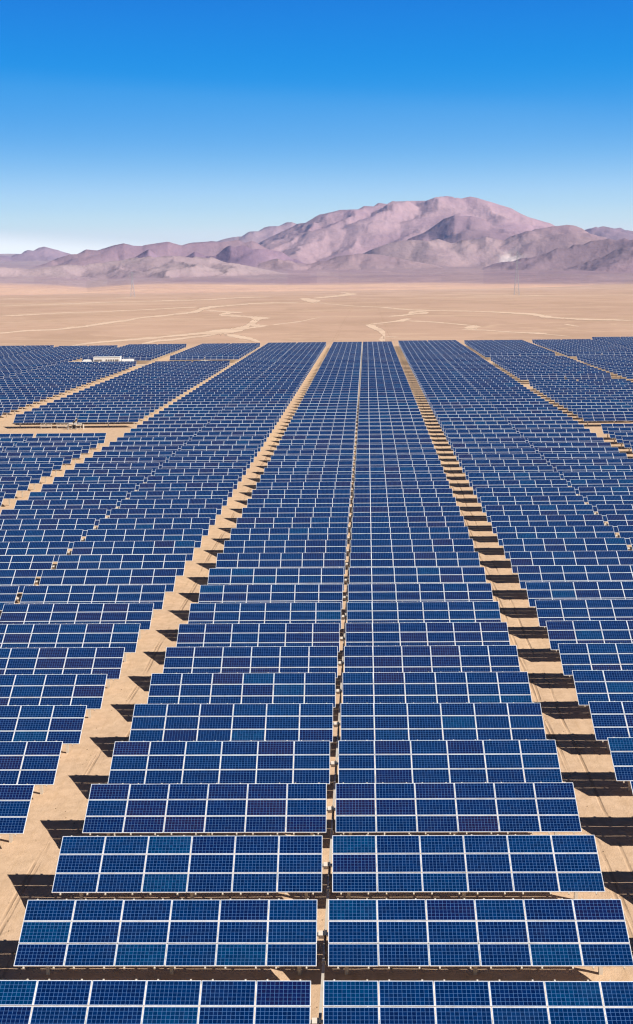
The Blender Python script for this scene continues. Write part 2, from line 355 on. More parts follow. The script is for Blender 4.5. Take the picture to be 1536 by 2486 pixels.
TRACKS=[[(-197.8,725.5,-201.8,740.3),(-194.7,727.7,-198.7,742.7),(-187.6,762.5,-191.6,779.0),(-174.1,775.1,-178.4,794.0),(-169.8,801.7,-175.4,828.2),(-165.8,826.4,-171.0,852.3),(-164.6,876.1,-170.9,910.4),(-159.5,943.7,-165.2,977.6),(-159.5,1021.6,-164.7,1054.6),(-149.6,1083.4,-154.2,1116.6),(-147.2,1117.4,-151.9,1152.8),(-138.6,1164.7,-144.8,1216.6),(-136.6,1217.2,-151.1,1347.2),(-141.6,1312.0,-155.2,1438.5),(-142.3,1443.7,-150.2,1524.1),(-129.4,1522.5,-133.7,1573.5),(-120.9,1580.5,-126.4,1651.9),(-111.2,1634.8,-115.2,1693.8),(-92.3,1667.0,-95.2,1719.2),(-72.0,1687.3,-73.5,1722.6),(-54.4,1714.5,-55.2,1741.7)],[(-135.5,1275.2,-140.9,1326.8),(-124.7,1242.6,-128.5,1281.5),(-113.5,1213.4,-117.4,1255.2),(-99.4,1167.8,-103.8,1219.9),(-89.7,1157.6,-92.0,1187.0)],[(-99.0,1163.6,-102.7,1206.4),(-101.6,1126.2,-106.7,1183.1),(-104.0,1085.9,-107.1,1119.3),(-89.3,1048.3,-93.4,1097.4),(-73.0,1007.7,-75.8,1046.3),(-64.5,945.1,-70.6,1034.6),(-59.0,959.4,-62.3,1012.8),(-55.2,986.3,-55.9,998.3)],[(-60.7,960.0,-63.2,1001.0),(-59.4,869.8,-66.4,973.2),(-58.9,820.5,-64.7,901.9),(-57.6,774.4,-62.6,842.3),(-58.1,738.5,-63.2,804.0),(-59.6,712.1,-64.7,772.8),(-65.1,692.8,-70.8,753.7),(-70.8,691.4,-75.3,735.0),(-74.0,693.6,-76.9,721.3),(-81.1,678.5,-83.5,698.9),(-94.4,650.8,-96.5,665.5)],[(-90.7,654.4,-92.9,670.6),(-94.9,640.4,-97.6,658.6),(-103.0,623.3,-105.8,640.5),(-112.8,604.2,-115.4,618.0),(-117.8,590.5,-120.4,603.7),(-121.3,570.8,-123.2,580.0)],[(-57.2,796.5,-60.1,837.3),(-52.3,804.7,-54.1,833.4),(-46.3,807.8,-46.9,817.9)],[(-47.7,795.6,-48.8,815.4),(-53.5,781.4,-54.6,798.6),(-58.2,740.2,-60.1,764.5)],[(-64.9,703.0,-67.4,731.4),(-70.7,662.6,-72.8,682.0),(-76.7,641.1,-78.8,659.3),(-81.9,618.6,-84.1,635.5),(-87.7,604.3,-90.7,625.2),(-91.1,580.9,-93.5,595.8)],[(-65.7,693.0,-67.4,711.1),(-57.6,660.8,-60.3,691.6),(-49.9,633.8,-52.1,662.1),(-43.3,609.0,-45.2,635.1),(-37.8,587.2,-39.1,606.9)],[(-45.0,820.3,-45.9,837.1),(-39.9,845.9,-40.5,859.2),(-30.4,883.4,-30.9,897.9),(-24.2,932.3,-24.6,945.7),(-16.4,992.4,-16.6,1004.6)],[(-439.3,1649.2,-448.3,1683.1),(-416.5,1729.8,-423.2,1757.6),(-383.9,1783.9,-394.6,1833.8),(-360.3,1857.5,-370.7,1911.6),(-331.6,1920.4,-339.6,1966.4),(-272.5,1978.5,-280.9,2039.9),(-277.1,1992.5,-289.3,2080.8),(-232.1,2027.5,-239.5,2092.0),(-210.1,2064.0,-218.3,2144.7),(-187.9,2214.2,-195.8,2307.3),(-156.0,2296.3,-161.7,2379.2),(-127.0,2332.9,-129.8,2383.5)],[(-300.6,1126.6,-309.1,1158.5),(-287.6,1151.9,-294.9,1181.0),(-278.1,1195.5,-284.3,1222.4),(-265.3,1230.9,-271.4,1259.4),(-243.5,1253.7,-248.3,1278.2),(-225.0,1288.4,-230.4,1319.5),(-208.0,1333.7,-211.4,1355.8),(-189.9,1377.0,-194.8,1412.6),(-179.7,1410.5,-184.4,1447.9),(-160.9,1435.6,-166.7,1487.6)],[(-47.4,2087.6,-49.9,2199.0),(-25.8,2192.9,-27.6,2349.1),(-3.8,2343.9,-4.2,2602.7),(12.8,2506.3,14.8,2902.9),(30.8,2694.0,31.8,2784.9)],[(-4.9,3019.1,-5.1,3163.7),(7.5,2885.9,8.0,3102.8),(17.9,2642.3,19.5,2872.1)],[(-68.1,2040.8,-71.6,2147.1),(-49.4,1798.4,-57.6,2095.8),(-38.7,1726.3,-44.3,1974.6),(-30.7,1766.5,-33.2,1909.9),(-36.5,1770.5,-39.5,1914.5),(-35.1,1853.0,-36.1,1906.6)],[(-28.7,1619.2,-29.2,1651.7),(7.3,1436.2,7.4,1461.7),(35.2,1349.7,35.8,1372.2),(46.5,1285.0,48.0,1326.4),(59.2,1211.2,60.9,1247.9),(72.0,1171.9,73.9,1201.9),(94.8,1148.7,96.4,1169.1),(116.3,1112.7,118.7,1135.7),(130.5,1068.5,133.9,1097.0),(146.0,990.8,152.4,1034.4),(142.8,921.6,152.1,982.1),(147.9,901.0,152.9,931.6),(153.5,889.9,157.4,912.1),(162.9,860.6,167.3,883.7),(185.2,827.4,191.0,853.2)],[(16.2,584.0,17.1,617.2),(19.9,607.3,22.4,683.5),(20.2,649.8,22.5,721.6),(19.5,703.6,21.1,759.1),(17.2,758.4,18.4,811.0),(14.1,798.4,14.5,822.5)],[(14.1,801.4,14.4,819.4),(20.0,819.7,20.5,838.6),(26.1,839.0,26.6,854.3),(34.3,865.4,34.9,881.7),(40.8,880.9,42.6,920.5),(48.8,919.6,50.1,943.4)],[(35.0,991.0,35.7,1009.2),(42.3,1003.6,43.3,1028.7),(49.9,1021.2,51.3,1050.6),(60.5,1057.1,62.3,1088.6),(69.6,1072.8,72.4,1116.5),(73.0,1097.1,74.5,1119.5)],[(73.2,1114.2,75.0,1141.3),(67.1,1122.8,69.0,1154.3),(57.8,1088.8,61.0,1149.7),(54.0,1068.6,55.8,1104.5)],[(42.9,879.0,43.8,895.8),(59.2,847.0,60.2,860.3),(73.9,790.0,75.0,801.6),(77.8,782.0,78.7,791.5)],[(68.8,735.1,70.0,748.5),(72.3,727.4,76.7,771.9),(77.4,739.5,81.0,774.4),(76.2,746.7,79.1,775.0),(80.5,745.5,82.0,759.3)],[(65.5,712.2,66.5,723.2),(77.1,702.8,77.9,710.4),(85.7,677.3,86.8,685.8),(98.7,650.3,100.7,663.4),(102.5,639.4,103.5,645.8),(108.6,613.1,109.6,618.9)],[(20.8,632.6,21.0,641.3),(23.8,629.4,24.2,638.0),(27.2,626.8,27.5,634.1)],[(133.3,779.5,135.8,794.6),(134.5,760.2,137.0,774.5),(135.9,743.4,137.7,753.7)],[(-666.9,2506.8,-687.9,2585.8),(-622.0,2541.1,-636.7,2601.4)],[(-446.7,2526.4,-457.2,2586.0),(-392.3,2480.5,-401.4,2538.0)],[(-234.4,3835.1,-258.3,4228.0),(-207.5,3757.7,-234.0,4240.3),(-194.6,3947.7,-204.4,4146.0)],[(208.2,2269.3,212.6,2317.1),(288.7,2215.9,296.6,2276.9),(339.4,2072.2,348.1,2125.4)]]
def densify(pts):
    out = []
    for i in range(len(pts)-1):
        a = np.array(pts[i]); b = np.array(pts[i+1]); p0 = np.array(pts[max(i-1, 0)]); p3 = np.array(pts[min(i+2, len(pts)-1)])
        for k in range(10):
            u = k/10; out.append(.5*((2*a)+(-p0+b)*u+(2*p0-5*a+4*b-p3)*u*u+(-p0+3*a-3*b+p3)*u**3))
    out.append(np.array(pts[-1])); return out
tv = MB(); tedge = []
for li, pts in enumerate(TRACKS):
    d = densify([(*p,) for p in pts]); n = len(d); k0 = len(tv.v); z = .02+.006*(li % 8)
    for i, p in enumerate(d):
        a = np.array(p[:2]); b = np.array(p[2:]); c = (a+b)/2
        e_ = min(1, .15+i/6, .15+(n-1-i)/6)*1.6
        j1 = 1+.35*float(fbm(np.array(i*.45+li*7.), np.array(3.3), 3, 5)); j2 = 1+.35*float(fbm(np.array(i*.45+li*7.), np.array(9.1), 3, 8))
        a = c+(a-c)*e_*j1; b = c+(b-c)*e_*j2; zz = z+i*.0004
        tv.v += [(a[0], a[1], zz), (c[0], c[1], zz+.002), (b[0], b[1], zz)]; tedge += [0, 1, 0]
        if i:
            for q in (0, 1): tv.f.append((k0+3*i-3+q, k0+3*i+q, k0+3*i+1+q, k0+3*i-2+q)); tv.m.append(0)
g = tv.build('sand_track', [M_track]); tag(g, kind='structure')
at_ = g.data.attributes.new('tone', 'FLOAT', 'POINT'); at_.data.foreach_set('value', np.array(tedge, 'f'))

# ------------------------------------------------------------------ hills and mountains (real relief, 3 to 21 km away)
CREST={
 'main':[(-4.904,1.07),(-4.172,1.506),(-3.533,1.801),(-2.805,2.129),(-1.878,2.518),(-1.116,2.823),(-0.573,2.994),(0.347,3.097),(1.625,3.325),(2.809,3.473),(3.722,3.459),(4.364,3.572),(4.809,3.616),(5.165,3.53),(5.893,3.544),(6.443,3.411),(7.242,3.076),(8.322,2.681),(9.082,2.359),(10.157,1.844),(11.562,1.127)],
 'back':[(-6.699,1.352),(-5.824,1.769),(-4.63,2.005),(-3.524,2.313),(-2.79,2.482),(-2.193,2.592),(-1.266,2.36),(0.174,1.46)],
 'backright':[(9.117,1.514),(9.977,2.089),(10.635,2.153),(11.082,2.232),(11.684,2.238),(12.494,2.031),(13.584,1.951),(15.282,1.407)],
 'farleft':[(-18.194,0.915),(-16.174,1.039),(-14.801,1.22),(-14.374,1.188),(-13.654,1.447),(-12.941,1.593),(-12.331,1.5),(-11.892,1.331),(-10.991,0.86)],
 'left':[(-13.799,0.622),(-12.918,0.876),(-12.206,1.185),(-11.892,1.322),(-11.264,1.475),(-10.634,1.534),(-9.547,1.749),(-8.747,1.616),(-7.654,1.766),(-7.012,1.673),(-5.824,1.793),(-4.887,1.814),(-3.985,1.788),(-3.268,1.497),(-2.369,1.044)],
 'midleft':[(-9.575,0.848),(-8.94,1.195),(-8.475,1.455),(-8.049,1.152),(-7.247,1.004),(-6.483,1.351),(-5.985,1.134),(-5.531,1.253),(-4.909,1.619),(-4.171,1.559),(-3.54,1.447),(-2.619,1.278),(-1.647,0.769)],
 'front':[(-18.211,0.659),(-15.854,0.692),(-14.828,0.718),(-13.796,0.674),(-13.083,0.703),(-12.188,0.818),(-10.849,0.894),(-9.48,1.023),(-8.587,1.104),(-7.119,1.109),(-5.842,1.079),(-4.927,0.839),(-3.556,0.558),(-2.634,0.37),(-1.146,0.121)],
 'low':[(-4.192,0.529),(-3.643,0.791),(-2.822,1.049),(-2.371,0.92),(-1.647,0.769),(-1.137,0.871),(-0.192,1.074),(0.715,1.232),(1.62,1.141),(2.434,0.972),(3.247,0.82),(4.149,0.614)],
 'sub':[(1.802,1.441),(2.794,1.746),(3.638,2.14),(4.37,2.568),(4.904,2.846),(5.634,2.816),(6.169,2.678),(6.723,2.312),(7.348,1.996),(8.237,1.615)],
 'right':[(4.864,1.224),(6.289,1.557),(7.349,1.891),(8.227,2.121),(9.082,2.348),(9.753,2.363),(10.373,2.22),(10.847,1.97),(11.528,1.681),(12.518,1.284)],
 'rightfront':[(6.657,0.671),(8.002,0.97),(8.598,1.137),(9.121,1.339),(9.645,1.383),(10.304,1.546),(10.916,1.666),(11.543,1.75),(12.503,1.767),(13.588,1.814),(15.275,1.577)],
 'knoll':[(0.715,1.099),(1.35,1.446),(2.163,1.649),(3.064,1.778),(3.963,1.801),(5.039,1.663),(5.93,1.826),(6.284,1.96),(6.642,1.815),(7.355,1.541),(8.068,1.18)],
}
SPS = {'front': 330, 'main': 2500, 'left': 620, 'right': 700, 'rightfront': 600}
def _s(*p): return list(p)
SPURS = {'main': [
  _s((.35, 14450, 3.08), (-.55, 13700, 2.45), (-1.65, 12900, 1.62), (-2.2, 12300, 1.2)),
  _s((2.81, 14450, 3.44), (1.85, 13900, 2.85), (.95, 13200, 1.95), (.3, 12500, 1.35)),
  _s((4.75, 14500, 3.59), (4.55, 14050, 3.10), (4.05, 13500, 2.45), (3.6, 12900, 1.9)),
  _s((6.43, 14450, 3.38), (7.0, 13900, 2.75), (7.5, 13300, 2.1)),
  _s((-1.1, 14400, 2.80), (-2.1, 13700, 2.15), (-3.3, 13000, 1.5))]}
RANGES = [ # name, distance of crest, slope factor, rock colour, spur strength, seed
 ('back', 18500, 3.0, (.33,.235,.24), .30, 11), ('backright', 17000, 3.0, (.24,.17,.185), .3, 12), ('farleft', 15500, 3.2, (.26,.19,.22), .30, 13),
 ('main', 14500, 3.3, (.345,.24,.25), .34, 14), ('sub', 12200, 2.6, (.245,.170,.185), .40, 15), ('left', 11800, 3.0, (.275,.19,.205), .42, 16),
 ('knoll', 11000, 3.2, (.30,.22,.215), .40, 17), ('right', 11200, 3.2, (.28,.20,.20), .45, 18), ('midleft', 10200, 2.4, (.24,.165,.20), .38, 19),
 ('low', 9700, 3.4, (.30,.215,.215), .35, 20), ('rightfront', 9300, 3.4, (.24,.17,.185), .48, 21), ('front', 7900, 7.5, (.325,.25,.25), .42, 22)]
NA, NR = 1150, 420; SPK = .45
az = np.radians(np.linspace(-26, 24, NA)); rr = 3000*np.exp(np.linspace(0, math.log(22000/3000), NR))
AZ, RR = np.meshgrid(az, rr); MX = RR*np.sin(AZ); MY = RR*np.cos(AZ); AD = np.degrees(AZ)
eb = np.interp(AD, [-26,-18,-14.9,-12.4,-11.2,-9.4,-7.8,-1.1,4.9,12.6,24], [.0,.0,.03,-.08,-.19,-.06,-.04,-.12,-.16,-.31,-.3])
RB = 5600
zb = CAMZ+RB*np.tan(np.radians(eb))
u = np.clip((RR-3000)/(RB-3000), 0, 1)
base_ = np.where(RR < RB, -2+(zb+2)*u**1.6, zb+(RR-RB)*.0225+((RR-RB)/8000)**2*30)
base_ = base_ + np.clip((RR-RB)/1500, 0, 1)*fbm(MX/900, MY/900, 6, 31)*7
H = base_.copy()
fan1 = np.array((.45,.345,.31)); fan2 = np.array((.40,.31,.285))
leftness = 1/(1+np.exp((AD+3.5)/1.2))
fn = np.clip(fbm(MX/1800, MY/330, 6, 41, .6)*1.1+.5, 0, 1)
CO = fan1 + (fan2-fan1)*(leftness[..., None]*.35+.75*fn[..., None])
whitep = np.clip((fbm(MX/520, MY/200, 6, 47)+.12)*3.2, 0, 1)*np.clip((RR-RB+60)/100, 0, 1)*np.clip((7000-RR)/1000, 0, 1)*np.exp(-((AD-2.5)/5.5)**2)
CO = CO + (np.array((.74,.61,.50))-CO)*whitep[..., None]
wx = fbm(MX/2200, MY/2200, 4, 51)*900; wy = fbm(MX/2200, MY/2200, 4, 57)*900
for nm, rd, sf, colr, spur, sd in RANGES:
    c = CREST[nm]; ca = [q[0] for q in c]; ce = [q[1] for q in c]
    e0 = np.interp(AD, ca, ce)
    # fade outside the traced crest; far sides continue as rolling relief
    e0 = np.where(AD < ca[0], ce[0]-(ca[0]-AD)*.35, e0); e0 = np.where(AD > ca[-1], ce[-1]-(AD-ca[-1])*.35, e0)
    rdv = rd + fbm(AZ*9, AZ*0+sd, 2, sd)*rd*.02
    bl = np.interp(rdv, rr, base_.mean(1))
    crest = CAMZ+rdv*np.tan(np.radians(e0)); hgt = np.maximum(crest-bl, 0)
    wf = np.maximum(hgt*sf, 250); wb = np.maximum(hgt*2.0, 250)
    d = RR-rdv
    tt = np.where(d < 0, -d/wf, d/wb); tt = np.clip(tt, 0, 1)
    sc_ = 2600 if nm == 'main' else 620 if nm == 'front' else max(700, min(2000, rd*.13))
    shx = (MX+wx*.8) + (MY-rd)*(.55*math.sin(sd*2.3))
    sp_ = ridged(shx/sc_, (MY+wy*.8)/(sc_*1.25), 6, sd, .42)
    prof = (1-tt)**1.55
    mid = np.clip(tt*3.2, 0, 1)*(1-tt)**.7
    hh_ = hgt*(prof - spur*(1.6 if nm == 'front' else SPK)*mid*(1-sp_) + (.07 if nm == 'front' else .006)*fbm(MX/300, MY/300, 5, sd+3)*(1-tt))
    hn = bl*0+base_+hh_
    k = 14.0
    # spurs run down from the crest towards the plain; their flanks fall away on both sides
    hmax = float(hgt.max()); step = SPS.get(nm, hmax*1.15)/rd; a_ = math.radians(ca[0])+step*.5; rs = random.Random(sd)
    lines = []
    if nm in SPURS: lines = [[(math.radians(q[0]), q[1], CAMZ+q[1]*math.tan(math.radians(q[2]))) for q in ln] for ln in SPURS[nm]]
    while a_ < math.radians(ca[-1]):
        c0 = CAMZ+rd*math.tan(math.radians(float(np.interp(math.degrees(a_), ca, ce)))); b0 = float(np.interp(rd, rr, base_.mean(1))); h0 = c0-b0
        if h0 > 40:
            r0 = rd + float(fbm(np.array(a_*9.), np.array(0.+sd), 2, sd))*rd*.02
            L_ = h0*sf*rs.uniform(.75, 1.25); x0, y0_ = r0*math.sin(a_), r0*math.cos(a_); dx = rs.uniform(-.55, .75)
            ln = []
            for q in range(9):
                u_ = q/8; zz = b0*(1) + h0*((1-u_)**rs.uniform(1.0, 1.12))*.985 - (b0-np.interp(r0-L_*u_, rr, base_.mean(1)))*u_
                ln.append((x0+dx*L_*u_+rs.uniform(-.03, .03)*L_*u_, y0_-L_*u_, zz-6))
            lines.append(('xy', ln))
        a_ += step*rs.uniform(.6, 1.45)
    ok = hgt > 5
    jj = np.where(ok.any(0))[0]; j0, j1 = jj.min(), jj.max()+1
    ii = np.where((rr > rd-hmax*sf*1.5-900) & (rr < rd*1.06))[0]; i0, i1 = ii.min(), ii.max()+1
    WXs = MX[i0:i1, j0:j1]+wx[i0:i1, j0:j1]*.22+fbm(MX[i0:i1, j0:j1]/420, MY[i0:i1, j0:j1]/420, 5, sd+9, .55)*85
    WYs = MY[i0:i1, j0:j1]+wy[i0:i1, j0:j1]*.22
    WXs = WXs-float(np.mean(wx[i0:i1, j0:j1]*.22)); acc = hn[i0:i1, j0:j1].copy()
    for ln in lines:
        pts_ = ln[1] if ln[0] == 'xy' else [(q[1]*math.sin(q[0]), q[1]*math.cos(q[0]), q[2]) for q in ln]
        kf = .27 if nm == 'main' else .30
        for q in range(len(pts_)-1):
            ax, ay, az_ = pts_[q]; bx, by, bz = pts_[q+1]
            vx, vy = bx-ax, by-ay; l2 = vx*vx+vy*vy
            u_ = np.clip(((WXs-ax)*vx+(WYs-ay)*vy)/l2, 0, 1)
            dd = np.hypot(WXs-ax-u_*vx, WYs-ay-u_*vy)
            acc = np.maximum(acc, az_+(bz-az_)*u_ - kf*dd - (dd/900)**2*40)
    lim = base_[i0:i1, j0:j1]
    hn[i0:i1, j0:j1] = np.where((RR[i0:i1, j0:j1] < rdv[i0:i1, j0:j1]+60), np.maximum(acc, hn[i0:i1, j0:j1]), hn[i0:i1, j0:j1])
    gl_ = ridged((MX+wx*.3)/430, (MY+wy*.3)/520, 5, sd+33, .55); hn = hn - np.clip(hgt/350, 0, 1.3)*np.clip(tt*6, 0, 1)*(1-tt)**.5*28*(1-gl_)
    # nothing may rise above the range's own skyline
    ecap = CAMZ+RR*np.tan(np.radians(e0)); hn = np.minimum(hn, np.where(hgt > 5, ecap+hgt*(.06 if nm == 'front' else .004), hn))
    hgt = np.where(hn > base_+3, np.maximum(hgt, 6), hgt)
    win = hn > H
    blend = 1/(1+np.exp(-(hn-H)/6.0)); blend = np.where(hgt < 5, 0, blend)
    v_ = np.clip(.5+fbm(MX/1300, MY/1300, 5, sd+70)*.5, 0, 1)
    cl = np.array(colr)*(1+.14*(v_[..., None]-.5)*2)
    CO = CO*(1-blend[..., None])+cl*blend[..., None]
    H = np.where(hgt > 5, np.maximum(H, hn), H)
sandc = np.array((.54,.37,.27)); sb = 1/(1+np.exp((RR-RB-fbm(MX/700, MY/700, 4, 61)*330)/170))
CO = CO*(1-sb[..., None])+sandc*sb[..., None]
lightpatch = np.exp(-((AD-7.3)/.55)**2-((RR-10300)/420)**2)*np.clip(fbm(MX/200, MY/200, 4, 77)*1.5+.6, 0, 1)
CO = CO + (np.array((.72,.66,.6))-CO)*lightpatch[..., None]
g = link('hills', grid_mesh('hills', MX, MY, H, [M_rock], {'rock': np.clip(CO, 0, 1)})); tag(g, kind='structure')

# ------------------------------------------------------------------ solar trackers
TILT = R(28.9); ct, st = math.cos(TILT), math.sin(TILT)
ZC = 1.83; MW, MH = 1.9833, 1.0067; PW, PH, PT = 1.964, 0.979, .04; HG = .2167
PITCHR, Y0 = 6.13617, 42.287
def T(x, v, w_): return (x, v*ct-w_*st, ZC+v*st+w_*ct)
def panel(mb, x, v, w_, tone, tf=None, fw=.019):
    tf = tf or (lambda a, b, c: (a, b, c))
    a, b = PW/2, PH/2; ai, bi = a-fw, b-fw
    o = [tf(x-a, v-b, w_), tf(x+a, v-b, w_), tf(x+a, v+b, w_), tf(x-a, v+b, w_)]
    i = [tf(x-ai, v-bi, w_), tf(x+ai, v-bi, w_), tf(x+ai, v+bi, w_), tf(x-ai, v+bi, w_)]
    gl = [tf(x-ai, v-bi, w_-.004), tf(x+ai, v-bi, w_-.004), tf(x+ai, v+bi, w_-.004), tf(x-ai, v+bi, w_-.004)]
    lo = [tf(x-a, v-b, w_-PT), tf(x+a, v-b, w_-PT), tf(x+a, v+b, w_-PT), tf(x-a, v+b, w_-PT)]
    for k in range(4):
        j = (k+1) % 4
        mb.quad([o[k], o[j], i[j], i[k]], 0); mb.quad([lo[k], lo[j], o[j], o[k]], 0); mb.quad([i[k], i[j], gl[j], gl[k]], 0)
    mb.quad(gl, 1, uv=True, tone=tone); mb.quad(lo[::-1], 2)
PM = [M_frame, M_cell, M_back]
def rtone(r_):
    u_ = r_.random()
    if u_ < .17: return r_.uniform(.0, .24)
    if u_ < .72: return r_.uniform(.22, .6)
    if u_ < .95: return r_.uniform(.6, .86)
    return r_.uniform(.86, 1)
panel_meshes = []; tones_ = sorted(rtone(rng) for _ in range(28))
for k in range(28):
    b_ = MB(); panel(b_, 0, 0, 0, tones_[k]); panel_meshes.append(b_.mesh('solar_panel', PM))
def rails(mb, side, tf):
    for c in range(6):
        xc = side*(HG+MW*(c+.5))
        for q in (-.3, .3):
            x = xc+q*MW; mb.box(x-.03, x+.03, -1.575, 1.575, -.105, -PT-.001, 0, tf)
    x0, x1 = sorted((side*(HG+.1), side*(HG+6*MW-.1)))
def posts_x(): return (-11.1, -6.1, -.95, .95, 6.1, 11.1)
def post(mb, x):   # H section post with a bearing saddle, foot at the ground
    yt = .13*st; zt = ZC-.2*ct
    mb.box(x-.075, x+.075, yt-.075, yt-.066, -.3, zt-.10); mb.box(x-.075, x+.075, yt+.066, yt+.075, -.3, zt-.10); mb.box(x-.004, x+.004, yt-.066, yt+.066, -.3, zt-.10)
    mb.box(x-.06, x+.06, yt-.12, yt+.12, zt-.10, zt-.02)
def tube(mb): mb.box(-12.06, 12.06, -.06, .06, -.225, -.106, 0, T)
def drive(mb):
    mb.box(-.17, .06, -.11, .11, -.30, -.06, 0, T)          # pale gear housing between the two tables
def lever(mb):
    mb.box(.085, .135, -.10, .10, -.27, -.05, 0, T); mb.bar((.11, .0, 1.6), (.11, -.12, .66), .07, 0)
def bearing_plate(mb): mb.box(.065, .085, -.15, .15, -.31, -.01, 0, T)

rail_mesh = {}
for s_ in (-1, 1):
    b_ = MB(); rails(b_, s_, T); rail_mesh[s_] = b_.mesh('panel_table', [M_steel])
pm_ = MB(); post(pm_, 0); post_mesh = pm_.mesh('post', [M_steel])
b_ = MB(); tube(b_); tube_mesh = b_.mesh('torque_tube', [M_tube])
M_cream = mat('cream_housing', (.60, .52, .43), .55)
b_ = MB(); drive(b_); drive_mesh = b_.mesh('drive_housing', [M_cream])
b_ = MB(); lever(b_); bearing_plate(b_); lever_mesh = b_.mesh('drive_arm', [M_dark])  # arm and plate near black: the gap's shadow is put into their colour

def whole(seed):
    r_ = random.Random(seed); b = MB(); bi = (6, 9, 11, 13, 15, 16, 18, 19, 14, 12)[seed % 10]
    for s_ in (-1, 1):
        for c in range(6):
            for rw in (-1, 0, 1): panel(b, s_*(HG+MW*(c+.5)), rw*MH, 0, tones_[int(min(27, max(0, r_.gauss(bi, 5))))], T)
    k = len(b.f)
    q = MB(); rails(q, -1, T); rails(q, 1, T); tube(q); [post(q, x) for x in posts_x()]; drive(q)
    off = len(b.v); b.v += q.v; b.f += [tuple(i+off for i in f_) for f_ in q.f]; b.m += [3]*len(q.f)
    return b
WM = PM + [M_steel]
whole_mb = [whole(100+i) for i in range(10)]
whole_meshes = [b.mesh('solar_tracker', WM) for b in whole_mb]

# columns of trackers: (key, field x of its centre, [(first row, last row, row offset)], words for the label)
BLOCKS = [
 ('C', 0, [(-1, 80, 0)], 'in the middle block'),
 ('L1', -27.10, [(-1, 80, 0)], 'in the block just left of middle'),
 ('R1', 27.10, [(-1, 81, .04)], 'in the block just right of middle'),
 ('L2', -54.35, [(4, 28, 0), (33, 60, .3), (65, 79, .6)], 'in the second block left of middle'),
 ('R2', 54.40, [(4, 29, .15), (32, 45, .45), (49, 62, -.1), (65, 80, .5)], 'in the second block right of middle'),
 ('L3', -84.80, [(28, 60, .6), (65, 79, .6)], 'in the third block left of middle'),
 ('R3', 82.55, [(33, 45, .45), (49, 62, -.1), (65, 80, .5)], 'in the third block right of middle'),
 ('L4', -112.0, [(38, 78, .4)], 'in the fourth block left of middle'),
 ('R4', 110.5, [(49, 62, .2), (65, 83, .5)], 'in the fourth block right of middle'),
 ('L5', -139.6, [(50, 79, .4)], 'in the block at the far left edge'),
 ('L6', -167.0, [(64, 79, .4)], 'in the block beyond the far left edge'),
 ('R5', 138.0, [(65, 83, .5)], 'in the block beyond the far right edge')]
def pxof(X, Y, Z):
    v = Vector((X, Y, Z-CAMZ)); d = v.dot(FW)
    return (768+FPX*v.dot(right)/d, 1243+FPX*v.dot(down)/d, d)
spots = []
for key, fx, segs, words in BLOCKS:
    for a, b, off in segs:
        for n in range(a, b+1):
            yc = Y0+(n+off)*PITCHR-1.51*ct; xc = XC+SK*(yc+1.3)+fx
            if yc < 30: continue
            p1 = pxof(xc-12.1, yc, ZC); p2 = pxof(xc+12.1, yc, ZC); top = pxof(xc, yc+1.3, 2.56)
            lo, hi = min(p1[0], p2[0]), max(p1[0], p2[0])
            vis = max(0, min(hi, 1536)-max(lo, 0)); inview = vis > 4 and top[1] < 2486
            nxt = pxof(xc, yc+1.3-PITCHR, 2.56); bot = pxof(xc, yc-1.3, 1.1)
            hvis = max(1.0, min(bot[1], nxt[1], 2486)-top[1]) if inview else 0
            if not inview and (lo > 1536+1536*.25 or hi < -1536*.25): continue
            spots.append(dict(key=key, n=n, x=xc, y=yc, area=vis*hvis if inview else 0, inview=inview, words=words, first=(n == a and a > 8)))
ONES = ['','first','second','third','fourth','fifth','sixth','seventh','eighth','ninth','tenth','eleventh','twelfth','thirteenth','fourteenth','fifteenth','sixteenth','seventeenth','eighteenth','nineteenth']
TENS = ['','','twenty','thirty','forty','fifty','sixty','seventy','eighty']
def ordinal(n):
    if n < 20: return ONES[n]
    return TENS[n//10][:-1]+'ieth' if n % 10 == 0 else TENS[n//10]+'-'+ONES[n % 10]
for key in {s_['key'] for s_ in spots}:
    q = sorted([s_ for s_ in spots if s_['key'] == key and s_['inview']], key=lambda s_: s_['y'])
    for i, s_ in enumerate(q): s_['ord'] = i+1
vis_ = sorted([s_ for s_ in spots if s_['inview']], key=lambda s_: -s_['area'])
DETAIL = 130
indiv = vis_[:300]; detail = {id(s_) for s_ in vis_[:DETAIL]}
rest = [s_ for s_ in spots if id(s_) not in {id(q) for q in indiv}]
GROUP = 'solar trackers set out in rows across the desert'
